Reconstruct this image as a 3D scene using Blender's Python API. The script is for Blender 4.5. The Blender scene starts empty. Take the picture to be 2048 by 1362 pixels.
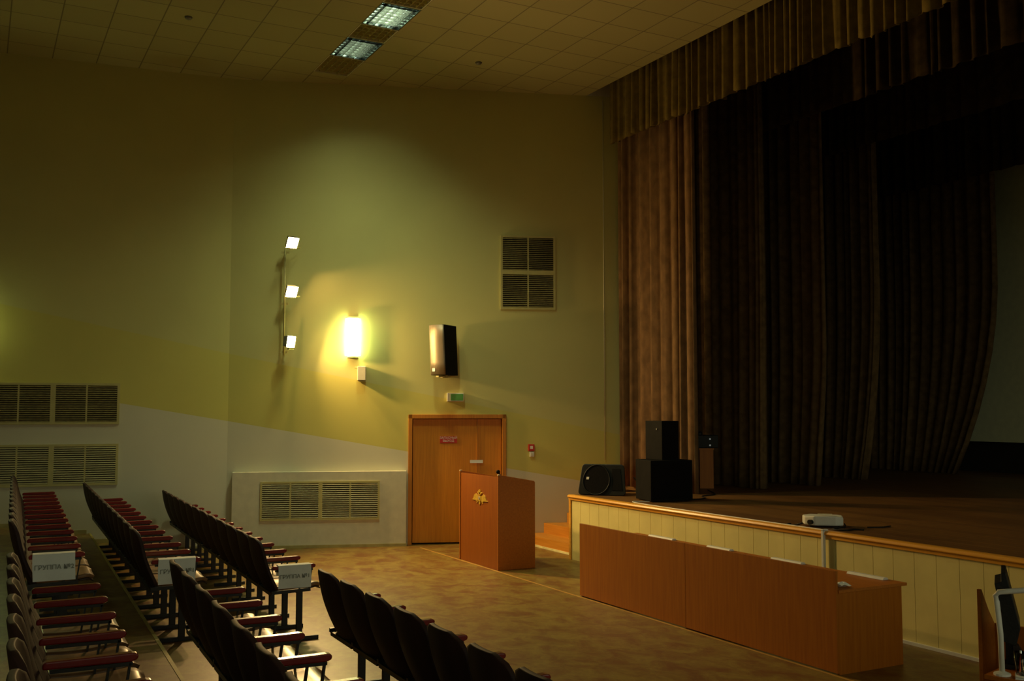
import bpy, bmesh, math, random
from mathutils import Vector, Matrix
random.seed(7)
S = bpy.context.scene
C = S.collection
PI = math.pi

# ------------------------------------------------------------------ camera, world, exposure
H = 2.1
cd = bpy.data.cameras.new('camera'); cam = bpy.data.objects.new('camera', cd); C.objects.link(cam)
cd.sensor_fit = 'HORIZONTAL'; cd.sensor_width = 36.0; cd.lens = 36.0 * 2000.0 / 2048.0
cd.clip_start = 0.05; cd.clip_end = 200
cam.location = (0, 0, H)
cam.rotation_euler = (math.radians(90 + 3.9757), 0, -math.radians(28.1913))
S.camera = cam
S.view_settings.view_transform = 'Standard'; S.view_settings.look = 'None'
S.view_settings.gamma = 1.0; S.view_settings.use_curve_mapping = False
S.view_settings.exposure = 0.0
AMB = 0.56           # dim light of the rest of the hall
w = bpy.data.worlds.new('hall'); S.world = w; w.use_nodes = True
_n = w.node_tree; _bg = _n.nodes['Background']
_tc = _n.nodes.new('ShaderNodeTexCoord'); _sp = _n.nodes.new('ShaderNodeSeparateXYZ'); _rp = _n.nodes.new('ShaderNodeValToRGB')
_n.links.new(_tc.outputs['Generated'], _sp.inputs[0]); _n.links.new(_sp.outputs['Z'], _rp.inputs['Fac']); _n.links.new(_rp.outputs['Color'], _bg.inputs['Color'])
_e = _rp.color_ramp.elements; _e[0].position = 0.0; _e[0].color = (0.10, 0.105, 0.05, 1); _e[1].position = 0.06; _e[1].color = (0.97, 1.0, 0.68, 1)
_bg.inputs['Strength'].default_value = AMB
SCONCE = 30.0         # wall lamp glow
FLOOD = 1800.0         # halogen glow
TUBE = 3.0            # ceiling tubes, seen glow
PANEL_W = 104.0       # light of one lit ceiling panel

# ------------------------------------------------------------------ materials
MATS = {}
def mat(name, col, rough=0.6, metal=0.0, var=0.12, scale=8.0, bump=0.0, stretch=(1, 1, 1), col2=None, spec=0.5, emit=None, estr=0.0):
    m = bpy.data.materials.new(name); m.use_nodes = True
    nt = m.node_tree; b = nt.nodes['Principled BSDF']
    tc = nt.nodes.new('ShaderNodeTexCoord'); mp = nt.nodes.new('ShaderNodeMapping'); mp.inputs['Scale'].default_value = stretch
    no = nt.nodes.new('ShaderNodeTexNoise'); no.inputs['Scale'].default_value = scale; no.inputs['Detail'].default_value = 4
    rp = nt.nodes.new('ShaderNodeValToRGB')
    c1 = [max(0, c * (1 - var)) for c in col]; c2 = list(col2) if col2 else [min(1, c * (1 + var)) for c in col]
    rp.color_ramp.elements[0].position = 0.35; rp.color_ramp.elements[1].position = 0.65
    rp.color_ramp.elements[0].color = (*c1, 1); rp.color_ramp.elements[1].color = (*c2, 1)
    L = nt.links.new
    L(tc.outputs['Object'], mp.inputs['Vector']); L(mp.outputs['Vector'], no.inputs['Vector'])
    L(no.outputs['Fac'], rp.inputs['Fac']); L(rp.outputs['Color'], b.inputs['Base Color'])
    b.inputs['Roughness'].default_value = rough; b.inputs['Metallic'].default_value = metal
    b.inputs['Specular IOR Level'].default_value = spec
    if bump:
        bp = nt.nodes.new('ShaderNodeBump'); bp.inputs['Strength'].default_value = bump; bp.inputs['Distance'].default_value = 0.01
        L(no.outputs['Fac'], bp.inputs['Height']); L(bp.outputs['Normal'], b.inputs['Normal'])
    if emit:
        b.inputs['Emission Color'].default_value = (*emit, 1); b.inputs['Emission Strength'].default_value = estr
    MATS[name] = m
    return m

def wall_paint():
    """three paint zones that meet along two sloping lines; UV holds (developed length, height)/10"""
    m = bpy.data.materials.new('wall paint'); m.use_nodes = True; nt = m.node_tree; N = nt.nodes.new; L = nt.links.new
    b = nt.nodes['Principled BSDF']; b.inputs['Roughness'].default_value = 0.62; b.inputs['Specular IOR Level'].default_value = 0.3
    uv = N('ShaderNodeUVMap'); sp = N('ShaderNodeSeparateXYZ'); L(uv.outputs['UV'], sp.inputs[0])
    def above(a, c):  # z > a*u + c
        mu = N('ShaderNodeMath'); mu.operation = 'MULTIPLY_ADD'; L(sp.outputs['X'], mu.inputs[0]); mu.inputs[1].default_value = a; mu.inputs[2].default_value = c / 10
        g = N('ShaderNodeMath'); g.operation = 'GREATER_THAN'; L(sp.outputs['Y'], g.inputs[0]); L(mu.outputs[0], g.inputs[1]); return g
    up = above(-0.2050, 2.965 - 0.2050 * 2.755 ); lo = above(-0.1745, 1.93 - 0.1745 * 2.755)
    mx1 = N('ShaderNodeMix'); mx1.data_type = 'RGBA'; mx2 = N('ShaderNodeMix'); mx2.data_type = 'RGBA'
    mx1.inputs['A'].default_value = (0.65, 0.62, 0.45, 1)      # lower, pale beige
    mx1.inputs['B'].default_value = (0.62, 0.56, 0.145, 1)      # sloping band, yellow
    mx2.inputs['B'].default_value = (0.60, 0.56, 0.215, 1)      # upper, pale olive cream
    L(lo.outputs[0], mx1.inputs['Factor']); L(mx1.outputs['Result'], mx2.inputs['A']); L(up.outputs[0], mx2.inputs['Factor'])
    no = N('ShaderNodeTexNoise'); no.inputs['Scale'].default_value = 1.3; no.inputs['Detail'].default_value = 6
    tc = N('ShaderNodeTexCoord'); L(tc.outputs['Object'], no.inputs['Vector'])
    mr = N('ShaderNodeMapRange'); mr.inputs['To Min'].default_value = 0.93; mr.inputs['To Max'].default_value = 1.07; L(no.outputs['Fac'], mr.inputs['Value'])
    mm = N('ShaderNodeMix'); mm.data_type = 'RGBA'; mm.blend_type = 'MULTIPLY'; mm.inputs['Factor'].default_value = 1
    L(mx2.outputs['Result'], mm.inputs['A']); L(mr.outputs['Result'], mm.inputs['B']); L(mm.outputs['Result'], b.inputs['Base Color'])
    n2 = N('ShaderNodeTexNoise'); n2.inputs['Scale'].default_value = 90; L(tc.outputs['Object'], n2.inputs['Vector'])
    bp = N('ShaderNodeBump'); bp.inputs['Strength'].default_value = 0.15; bp.inputs['Distance'].default_value = 0.004
    L(n2.outputs['Fac'], bp.inputs['Height']); L(bp.outputs['Normal'], b.inputs['Normal'])
    return m

def ceiling_mat(ox, oy):
    m = bpy.data.materials.new('ceiling tiles'); m.use_nodes = True; nt = m.node_tree; N = nt.nodes.new; L = nt.links.new
    b = nt.nodes['Principled BSDF']; b.inputs['Roughness'].default_value = 0.85
    tc = N('ShaderNodeTexCoord'); mp = N('ShaderNodeMapping'); L(tc.outputs['Object'], mp.inputs['Vector'])
    mp.inputs['Location'].default_value = (-ox, -oy, 0)
    br = N('ShaderNodeTexBrick'); br.offset = 0; br.squash = 1
    br.inputs['Scale'].default_value = 1; br.inputs['Brick Width'].default_value = 0.594; br.inputs['Row Height'].default_value = 0.594
    br.inputs['Mortar Size'].default_value = 0.008; br.inputs['Mortar Smooth'].default_value = 0.0
    br.inputs['Color1'].default_value = (0.42, 0.37, 0.17, 1); br.inputs['Color2'].default_value = (0.385, 0.335, 0.15, 1)
    br.inputs['Mortar'].default_value = (0.19, 0.16, 0.075, 1)
    L(mp.outputs['Vector'], br.inputs['Vector']); L(br.outputs['Color'], b.inputs['Base Color'])
    n2 = N('ShaderNodeTexNoise'); n2.inputs['Scale'].default_value = 60; L(tc.outputs['Object'], n2.inputs['Vector'])
    bp = N('ShaderNodeBump'); bp.inputs['Strength'].default_value = 0.2; bp.inputs['Distance'].default_value = 0.004
    L(n2.outputs['Fac'], bp.inputs['Height']); L(bp.outputs['Normal'], b.inputs['Normal'])
    return m

def lino_mat():
    m = bpy.data.materials.new('marbled linoleum'); m.use_nodes = True; nt = m.node_tree; N = nt.nodes.new; L = nt.links.new
    b = nt.nodes['Principled BSDF']; b.inputs['Roughness'].default_value = 0.42; b.inputs['Specular IOR Level'].default_value = 0.4
    tc = N('ShaderNodeTexCoord'); mp = N('ShaderNodeMapping'); L(tc.outputs['Object'], mp.inputs['Vector']); mp.inputs['Scale'].default_value = (1.3, 1.0, 1)
    mp.inputs['Rotation'].default_value = (0, 0, 0.5)
    n1 = N('ShaderNodeTexNoise'); n1.inputs['Scale'].default_value = 3.6; n1.inputs['Detail'].default_value = 7; n1.inputs['Roughness'].default_value = 0.65; n1.inputs['Distortion'].default_value = 0.6
    n2 = N('ShaderNodeTexNoise'); n2.inputs['Scale'].default_value = 16.0; n2.inputs['Detail'].default_value = 4
    L(mp.outputs['Vector'], n1.inputs['Vector']); L(mp.outputs['Vector'], n2.inputs['Vector'])
    r1 = N('ShaderNodeValToRGB'); e = r1.color_ramp.elements; e[0].position = 0.38; e[1].position = 0.62
    e[0].color = (0.155, 0.060, 0.012, 1); e[1].color = (0.245, 0.165, 0.032, 1); k = e.new(0.5); k.color = (0.20, 0.115, 0.022, 1)
    L(n1.outputs['Fac'], r1.inputs['Fac'])
    mr = N('ShaderNodeMapRange'); mr.inputs['To Min'].default_value = 0.72; mr.inputs['To Max'].default_value = 1.28; L(n2.outputs['Fac'], mr.inputs['Value'])
    mm = N('ShaderNodeMix'); mm.data_type = 'RGBA'; mm.blend_type = 'MULTIPLY'; mm.inputs['Factor'].default_value = 1
    L(r1.outputs['Color'], mm.inputs['A']); L(mr.outputs['Result'], mm.inputs['B']); L(mm.outputs['Result'], b.inputs['Base Color'])
    return m

def wood_mat(name, c1, c2, rough=0.45, axis=2, scale=3.0):
    """veneer with grain running along one axis"""
    m = bpy.data.materials.new(name); m.use_nodes = True; nt = m.node_tree; N = nt.nodes.new; L = nt.links.new
    b = nt.nodes['Principled BSDF']; b.inputs['Roughness'].default_value = rough; b.inputs['Specular IOR Level'].default_value = 0.35
    tc = N('ShaderNodeTexCoord'); mp = N('ShaderNodeMapping'); L(tc.outputs['Object'], mp.inputs['Vector'])
    s = [14, 14, 14]; s[axis] = 0.7; mp.inputs['Scale'].default_value = s
    n1 = N('ShaderNodeTexNoise'); n1.inputs['Scale'].default_value = scale; n1.inputs['Detail'].default_value = 6; n1.inputs['Distortion'].default_value = 0.4
    L(mp.outputs['Vector'], n1.inputs['Vector'])
    r = N('ShaderNodeValToRGB'); r.color_ramp.elements[0].position = 0.3; r.color_ramp.elements[1].position = 0.7
    r.color_ramp.elements[0].color = (*c1, 1); r.color_ramp.elements[1].color = (*c2, 1)
    L(n1.outputs['Fac'], r.inputs['Fac']); L(r.outputs['Color'], b.inputs['Base Color'])
    return m

def plank_mat():
    m = bpy.data.materials.new('stage boards'); m.use_nodes = True; nt = m.node_tree; N = nt.nodes.new; L = nt.links.new
    b = nt.nodes['Principled BSDF']; b.inputs['Roughness'].default_value = 0.5
    tc = N('ShaderNodeTexCoord'); mp = N('ShaderNodeMapping'); L(tc.outputs['Object'], mp.inputs['Vector']); mp.inputs['Rotation'].default_value = (0, 0, PI / 2)
    br = N('ShaderNodeTexBrick'); br.offset = 0.37; br.inputs['Scale'].default_value = 1
    br.inputs['Brick Width'].default_value = 3.2; br.inputs['Row Height'].default_value = 0.11; br.inputs['Mortar Size'].default_value = 0.003
    br.inputs['Color1'].default_value = (0.20, 0.092, 0.020, 1); br.inputs['Color2'].default_value = (0.145, 0.062, 0.014, 1); br.inputs['Mortar'].default_value = (0.02, 0.009, 0.004, 1)
    L(mp.outputs['Vector'], br.inputs['Vector'])
    n1 = N('ShaderNodeTexNoise'); n1.inputs['Scale'].default_value = 1.6; n1.inputs['Detail'].default_value = 6; L(tc.outputs['Object'], n1.inputs['Vector'])
    mr = N('ShaderNodeMapRange'); mr.inputs['To Min'].default_value = 0.6; mr.inputs['To Max'].default_value = 1.4; L(n1.outputs['Fac'], mr.inputs['Value'])
    mm = N('ShaderNodeMix'); mm.data_type = 'RGBA'; mm.blend_type = 'MULTIPLY'; mm.inputs['Factor'].default_value = 1
    L(br.outputs['Color'], mm.inputs['A']); L(mr.outputs['Result'], mm.inputs['B']); L(mm.outputs['Result'], b.inputs['Base Color'])
    return m

M_wall = wall_paint(); M_ceil = ceiling_mat(4.405, 14.28); M_ceil2 = ceiling_mat(4.945, 10.95); M_lino = lino_mat(); M_deck = plank_mat()
M_veneer = wood_mat('orange beech veneer', (0.37, 0.105, 0.004), (0.46, 0.145, 0.006))
M_lect = wood_mat('lectern veneer', (0.25, 0.062, 0.002), (0.31, 0.085, 0.004))
M_door = wood_mat('door veneer', (0.56, 0.20, 0.012), (0.68, 0.26, 0.018))
M_vend = wood_mat('orange beech veneer edge', (0.42, 0.13, 0.012), (0.52, 0.17, 0.02), axis=1)
M_trim = wood_mat('varnished pine trim', (0.72, 0.32, 0.035), (0.85, 0.42, 0.06), rough=0.3, axis=1)
M_frame = wood_mat('door frame wood', (0.42, 0.15, 0.012), (0.54, 0.21, 0.02), rough=0.4)
M_step = wood_mat('orange step wood', (0.55, 0.21, 0.02), (0.66, 0.28, 0.035), axis=1)
M_stepedge = mat('pale step edging', (0.8, 0.72, 0.35), 0.5)
M_clad = mat('cream stage cladding', (0.74, 0.63, 0.235), 0.55, var=0.06, scale=3)
M_black = mat('black cabinet', (0.005, 0.0045, 0.004), 0.75, var=0.3, spec=0.12)
M_plast = mat('black moulded plastic', (0.007, 0.007, 0.006), 0.5, var=0.2, bump=0.1, scale=60, spec=0.3)
M_mesh = mat('black speaker grille', (0.006, 0.005, 0.005), 0.8, var=0.5, scale=220, bump=0.5, spec=0.1)
M_grey = mat('grey metal edge', (0.18, 0.17, 0.15), 0.45, 0.3)
M_silver = mat('silver grille metal', (0.30, 0.24, 0.16), 0.48, 0.6, var=0.1, scale=30, stretch=(1, 1, 0.05))
M_white = mat('white plastic', (0.75, 0.74, 0.66), 0.5, var=0.05)
M_cream = mat('cream painted metal', (0.66, 0.62, 0.44), 0.5, var=0.05)
M_vent = mat('cream vent frame', (0.52, 0.46, 0.17), 0.5, var=0.06)
M_slat = mat('cream vent slat', (0.60, 0.54, 0.28), 0.45, var=0.06)
M_slatd = mat('darker vent slat', (0.34, 0.27, 0.10), 0.4, var=0.2, scale=20)  # darker brown-olive than the slats of the lower vents
M_hollow = mat('painted hollow shade', (0.02, 0.017, 0.008), 0.9)  # near-black colour paints the shade of hollows behind slats and door
M_paper = mat('white paper', (0.78, 0.82, 0.78), 0.75, var=0.04, scale=6, bump=0.2)
M_ink = mat('grey ink', (0.24, 0.26, 0.23), 0.8)
M_red = mat('red plastic', (0.50, 0.02, 0.012), 0.45)
M_green = mat('green sign face', (0.10, 0.34, 0.07), 0.5)
M_gold = mat('gold emblem metal', (0.72, 0.45, 0.05), 0.4, 0.3, var=0.2, scale=40)
M_pinkish = mat('silver boss', (0.7, 0.55, 0.5), 0.4, 0.4)
M_steel = mat('black painted steel', (0.010, 0.010, 0.009), 0.42, var=0.3, scale=20)
M_back = mat('dark brown lacquered plywood', (0.034, 0.015, 0.012), 0.65, var=0.3, scale=5, stretch=(1, 1, 0.3), spec=0.3)
M_seat = mat('brown glossy seat', (0.21, 0.115, 0.055), 0.34, var=0.15, scale=10)
M_under = mat('dark seat shell', (0.035, 0.02, 0.014), 0.4)
M_arm = mat('glossy maroon armrest', (0.17, 0.006, 0.004), 0.25, var=0.2, scale=12)
M_nose = mat('yellow step nosing', (0.36, 0.27, 0.05), 0.6)
M_seam = mat('linoleum joint strip', (0.50, 0.27, 0.06), 0.35)
M_base = mat('olive baseboard', (0.40, 0.33, 0.11), 0.5)
M_curt = mat('brown damask curtain', (0.17, 0.095, 0.042), 0.85, var=0.22, scale=9, stretch=(1, 1, 0.6), spec=0.15)
M_val = mat('olive gold valance', (0.17, 0.12, 0.028), 0.85, var=0.16, scale=9, spec=0.15)
M_leg = mat('dark brown wing drape', (0.17, 0.105, 0.045), 0.9, var=0.25, scale=8, spec=0.1)
M_border = mat('dark border cloth', (0.055, 0.036, 0.014), 0.9, var=0.25, scale=8, spec=0.1)
M_dark = mat('dark stage paint', (0.022, 0.017, 0.010), 0.9)
M_screen = mat('pale olive backcloth', (0.85, 0.86, 0.55), 0.9, var=0.04)
M_alu = mat('bright aluminium louvre', (0.17, 0.19, 0.18), 0.18, 0.9, var=0.05)
M_glassy = bpy.data.materials.new('clear glass'); M_glassy.use_nodes = True
_b = M_glassy.node_tree.nodes['Principled BSDF']; _b.inputs['Transmission Weight'].default_value = 1.0; _b.inputs['Roughness'].default_value = 0.03; _b.inputs['Base Color'].default_value = (0.93, 0.95, 0.9, 1)
M_sconce = mat('glowing opal diffuser', (0.8, 0.9, 0.6), 0.5, emit=(0.86, 1.0, 0.42), estr=SCONCE)
M_halo = mat('halogen lamp glow', (1, 0.8, 0.5), 0.5, emit=(1.0, 0.63, 0.24), estr=FLOOD)
M_tube = mat('fluorescent tube', (0.8, 0.9, 0.9), 0.5, emit=(0.72, 0.95, 0.80), estr=TUBE)
M_tubeoff = mat('unlit tube', (0.45, 0.40, 0.25), 0.5)
M_led = mat('small pilot light', (0.5, 0.5, 0.5), 0.5, emit=(0.8, 0.85, 0.8), estr=0.10)

# ------------------------------------------------------------------ mesh helpers
class MB:
    def __init__(s): s.v = []; s.f = []
    def add(s, vs, fs):
        o = len(s.v); s.v += [tuple(v) for v in vs]; s.f += [tuple(o + i for i in f) for f in fs]; return s
    def box(s, x0, x1, y0, y1, z0, z1):
        return s.hexa([(x0, y0, z0), (x1, y0, z0), (x1, y1, z0), (x0, y1, z0)], [(x0, y0, z1), (x1, y0, z1), (x1, y1, z1), (x0, y1, z1)])
    def hexa(s, b, t):
        return s.add(list(b) + list(t), [(0, 3, 2, 1), (4, 5, 6, 7), (0, 1, 5, 4), (1, 2, 6, 5), (2, 3, 7, 6), (3, 0, 4, 7)])
    def prism(s, poly, fn, a, b):
        """poly of 2D points, fn(p, q, h) -> 3D, between h=a and h=b"""
        n = len(poly)
        vs = [fn(p, q, a) for p, q in poly] + [fn(p, q, b) for p, q in poly]
        return s.add(vs, [tuple(range(n))[::-1], tuple(range(n, 2 * n))] + [(i, (i + 1) % n, n + (i + 1) % n, n + i) for i in range(n)])
    def bar(s, a, b, w, h, up=(0, 0, 1)):
        a = Vector(a); b = Vector(b); d = (b - a).normalized(); u = Vector(up)
        if abs(d.dot(u)) > 0.98: u = Vector((1, 0, 0))
        r = d.cross(u).normalized(); u = r.cross(d).normalized()
        q = [r * (w / 2 * i) + u * (h / 2 * j) for i, j in ((-1, -1), (1, -1), (1, 1), (-1, 1))]
        return s.hexa([a + k for k in q], [b + k for k in q])
    def tube(s, pts, r, n=10):
        pts = [Vector(p) for p in pts]; m = len(pts); vs = []; ref = Vector((0.13, 0.31, 0.94))
        for i, p in enumerate(pts):
            d = (pts[min(i + 1, m - 1)] - pts[max(i - 1, 0)]).normalized()
            a = d.cross(ref).normalized(); b = d.cross(a)
            rr = r[i] if isinstance(r, (list, tuple)) else r
            for k in range(n):
                t = 2 * PI * k / n; vs.append(p + a * (rr * math.cos(t)) + b * (rr * math.sin(t)))
        fs = [(i * n + k, i * n + (k + 1) % n, (i + 1) * n + (k + 1) % n, (i + 1) * n + k) for i in range(m - 1) for k in range(n)]
        fs += [tuple(range(n))[::-1], tuple(range((m - 1) * n, m * n))]
        return s.add(vs, fs)
    def lathe(s, prof, c=(0, 0, 0), n=24):
        vs = []
        for r, z in prof:
            for k in range(n):
                t = 2 * PI * k / n; vs.append((c[0] + r * math.cos(t), c[1] + r * math.sin(t), c[2] + z))
        m = len(prof)
        fs = [(i * n + k, i * n + (k + 1) % n, (i + 1) * n + (k + 1) % n, (i + 1) * n + k) for i in range(m - 1) for k in range(n)]
        fs += [tuple(range(n))[::-1], tuple(range((m - 1) * n, m * n))]
        return s.add(vs, fs)
    def grid(s, fn, nu, nv):
        o = len(s.v)
        s.v += [tuple(fn(i / nu, j / nv)) for j in range(nv + 1) for i in range(nu + 1)]
        s.f += [tuple(o + x for x in (j * (nu + 1) + i, j * (nu + 1) + i + 1, (j + 1) * (nu + 1) + i + 1, (j + 1) * (nu + 1) + i)) for j in range(nv) for i in range(nu)]
        return s
    def mapped(s, fn): s.v = [tuple(fn(Vector(v))) for v in s.v]; return s
    def build(s, name, m, parent=None, bevel=0, smooth=False, solid=0, seg=2):
        me = bpy.data.meshes.new(name); me.from_pydata(s.v, [], s.f); me.materials.append(m)
        bm = bmesh.new(); bm.from_mesh(me)
        if not solid: bmesh.ops.recalc_face_normals(bm, faces=bm.faces)
        bm.to_mesh(me); bm.free()
        if smooth: me.shade_smooth()
        o = bpy.data.objects.new(name, me); C.objects.link(o)
        if parent: o.parent = parent
        if bevel:
            md = o.modifiers.new('bevel', 'BEVEL'); md.width = bevel; md.segments = seg; md.limit_method = 'ANGLE'; md.angle_limit = 0.6
        if solid:
            md = o.modifiers.new('solid', 'SOLIDIFY'); md.thickness = solid; md.offset = 0
        return o

def tag(o, label=None, cat=None, group=None, kind=None):
    if label: o['label'] = label
    if cat: o['category'] = cat
    if group: o['group'] = group
    if kind: o['kind'] = kind
    return o
def empty(name, loc, rz=0, label=None, cat=None, group=None, kind=None):
    o = bpy.data.objects.new(name, None); C.objects.link(o); o.location = loc; o.rotation_euler = (0, 0, rz); o.empty_display_size = 0.1
    return tag(o, label, cat, group, kind)
def struct(mb, name, m, **k):
    o = mb.build(name, m, **k); o['kind'] = 'structure'; return o
def dup(root, loc, rz):
    r = root.copy(); C.objects.link(r); r.location = loc; r.rotation_euler = (0, 0, rz)
    for ch in list(root.children):
        c = ch.copy(); C.objects.link(c); c.parent = r
        for g in list(ch.children):
            d = g.copy(); C.objects.link(d); d.parent = c
    return r
def text_mesh(name, body, size, m, parent, fn, bold=0.0):
    cu = bpy.data.curves.new('t', 'FONT'); cu.body = body; cu.size = size; cu.align_x = 'CENTER'; cu.align_y = 'CENTER'; cu.extrude = 0.0008; cu.offset = bold
    t = bpy.data.objects.new('t', cu); C.objects.link(t)
    bpy.context.view_layer.update()
    me = bpy.data.meshes.new_from_object(t.evaluated_get(bpy.context.evaluated_depsgraph_get()))
    bpy.data.objects.remove(t); bpy.data.curves.remove(cu)
    for v in me.vertices: v.co = Vector(fn(v.co))
    me.materials.clear(); me.materials.append(m); me.name = name
    o = bpy.data.objects.new(name, me); C.objects.link(o); o.parent = parent
    return o

# ------------------------------------------------------------------ wall frames
W0 = Vector((6.017, 14.675, 0)); WD = Vector((0.9413, -0.3375, 0)); WN = Vector((-0.3375, -0.9413, 0))   # far side wall: along, towards the room
K0 = W0 + WD * -2.755                                                                                     # kink
LD = Vector((-0.9917, 0.1287, 0)); LN = Vector((-0.1287, -0.9917, 0))                                    # left piece: along (away from the kink), towards the room
def wp(u, n, z): return W0 + WD * u + WN * n + Vector((0, 0, z))
def lp(s, n, z): return K0 + LD * s + LN * n + Vector((0, 0, z))
A_W = math.atan2(WD.y, WD.x)             # rotation that turns local +x along the wall, local -y towards the room
A_L = math.atan2(-LD.y, -LD.x)

def wall_panel(quads, name):
    """quads: list of (frame fn, u0, u1, z0, z1, sign for the developed length)"""
    vs, fs, uv = [], [], []
    for fn, u0, u1, z0, z1, dev in quads:
        o = len(vs)
        vs += [fn(u0, 0, z0), fn(u1, 0, z0), fn(u1, 0, z1), fn(u0, 0, z1), fn(u0, -0.2, z0), fn(u1, -0.2, z0), fn(u1, -0.2, z1), fn(u0, -0.2, z1)]
        f = [(0, 1, 2, 3), (5, 4, 7, 6), (4, 5, 1, 0), (3, 2, 6, 7), (1, 5, 6, 2), (4, 0, 3, 7)]
        for q in f:
            fs.append([o + i for i in q])
            for i in q: uv.append((dev((u0, u1, u1, u0)[i % 4]) / 10, (z0, z0, z1, z1)[i % 4] / 10))
    me = bpy.data.meshes.new(name); me.from_pydata([tuple(v) for v in vs], [], fs); l = me.uv_layers.new(name='UVMap')
    for i, c in enumerate(uv): l.data[i].uv = c
    me.materials.append(M_wall)
    bm = bmesh.new(); bm.from_mesh(me); bmesh.ops.recalc_face_normals(bm, faces=bm.faces); bm.to_mesh(me); bm.free(); o = bpy.data.objects.new(name, me); C.objects.link(o); o['kind'] = 'structure'; return o
idn = lambda u: u
wall_panel([(wp, -2.755, 0.05, 0, 7.28, idn), (wp, 0.05, 1.50, 1.985, 7.28, idn), (wp, 1.50, 3.75, 0, 7.28, idn)], 'wall_side')
wall_panel([(lp, 0, 13.0, 0, 7.28, lambda s: -2.755 - s)], 'wall_left')
# upper side wall above the ceiling edge, dark stage side
struct(MB().hexa([wp(2.89, 0, 7.28), wp(3.75, 0, 7.28), wp(3.75, -.2, 7.28), wp(2.89, -.2, 7.28)], [wp(2.89, 0, 9.0), wp(3.75, 0, 9.0), wp(3.75, -.2, 9.0), wp(2.89, -.2, 9.0)]), 'wall_upper', M_cream)

# ------------------------------------------------------------------ ceiling
FX0, FX1 = 4.405, 4.945
FY = [(13.87, 14.66, False), (13.07, 13.855, True), (12.52, 13.055, False), (11.72, 12.505, True), (10.92, 11.705, False), (10.12, 10.905, False)]
cm = MB()
def side_y(x):  # y of the wall face at x
    return (W0.y + (x - W0.x) * WD.y / WD.x) if x > K0.x else (K0.y + (x - K0.x) * LD.y / LD.x)
def ceil_piece(pts): cm.prism(pts, lambda p, q, h: (p, q, h), 7.28, 7.36)
ceil_piece([(-9, -6), (FX0, -6), (FX0, side_y(FX0) + .05), (K0.x, K0.y + .05), (-9, side_y(-9) + .05)])
ceil_piece([(FX0, -6), (FX1, -6), (FX1, 10.11), (FX0, 10.11)])
ceil_piece([(FX0, 14.67), (FX1, 14.67), (FX1, side_y(FX1) + .05), (FX0, side_y(FX0) + .05)])
struct(cm, 'ceiling', M_ceil); cm = MB()
ceil_piece([(FX1, -6), (8.735, -6), (8.735, side_y(8.735) + .05), (FX1, side_y(FX1) + .05)])
struct(cm, 'ceiling', M_ceil2)
# ------------------------------------------------------------------ floors (auditorium steps rise away from the stage)
L1 = lambda y: 2.06 + 0.0265 * y
L2 = lambda y: 1.08 + 0.029 * y
L3 = lambda y: 0.14 + 0.029 * y
struct(MB().prism([(-9, -6), (17.4, -6), (17.4, 12), (8.0, 15.0), (K0.x, K0.y + .1), (-9, side_y(-9) + .1)], lambda p, q, h: (p, q, h), -0.1, 0.0), 'floor', M_lino)
for k, (e, z0, z1) in enumerate(((L1, 0, .17), (L2, .17, .31), (L3, .31, .44))):
    ye = 15.9
    for _ in range(4): ye = side_y(e(ye))
    struct(MB().prism([(-9, -6), (e(-6), -6), (e(ye), ye), (-9, side_y(-9))], lambda p, q, h: (p, q, h), z0, z1), 'floor', M_lino)
for k, (e, z) in enumerate(((L2, .31), (L3, .44))):
    ye = 15.85
    struct(MB().prism([(e(0) - .022, 0), (e(0) + .006, 0), (e(ye) + .006, ye), (e(ye) - .022, ye)], lambda p, q, h: (p, q, z + h), 0.0, 0.004), 'trim_%d' % (k + 1), M_nose)
# joint strips in the linoleum
struct(MB().box(6.06, 6.085, -2, 14.3, 0.0, 0.003), 'trim_3', M_seam)
# baseboards
def bb(fn, a, b, z, name): struct(MB().hexa([fn(a, 0, z), fn(b, 0, z), fn(b, .015, z), fn(a, .015, z)], [fn(a, 0, z + .055), fn(b, 0, z + .055), fn(b, .015, z + .055), fn(a, .015, z + .055)]), name, M_base)
bb(lp, 0.02, 0.98, 0, 'baseboard_left'); bb(lp, 1.0, 1.93, .17, 'baseboard_left.001'); bb(lp, 1.95, 2.90, .31, 'baseboard_left.002'); bb(lp, 2.92, 8, .44, 'baseboard_left.003')
bb(wp, 1.58, 1.76, 0, 'baseboard_right')

# ------------------------------------------------------------------ stage
SX, SY, SZ = 7.469, 12.22, 0.90
deck = MB()
deck.prism([(SX, -6), (17.4, -6), (17.4, 16.5), (9.1, 16.5), (9.1, SY), (SX, SY)], lambda p, q, h: (p, q, h), SZ - .05, SZ)
struct(deck, 'floor', M_deck)
cl = MB(); y = SY - .045; pw = 0.2346
while y > -4:
    cl.box(SX + .012, SX + .03, y - pw + .005, y, 0.0, SZ - .05); y -= pw
cl.box(SX + .03, SX + .045, -4.1, SY - .045, 0, SZ - .05)
struct(cl, 'wall_stage', M_clad)
struct(MB().box(SX + .045, 9.1, SY - .06, SY - .02, 0, SZ - .05), 'wall_stage.001', M_veneer)
struct(MB().prism([(SX - .028, .905 - .028), (SX - .02, .905 - .008), (SX, .905), (SX + .06, .905), (SX + .06, .9 - .0), (SX + .012, .898), (SX + .010, .84), (SX - .006, .832), (SX - .008, .862), (SX - .024, .868)],
        lambda p, q, h: (p, h, q), -4.0, SY + .01), 'trim_4', M_trim, bevel=.003)
struct(MB().box(SX - .006, SX + .035, SY - .045, SY - .0, 0, .84), 'trim_5', M_trim)
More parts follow.
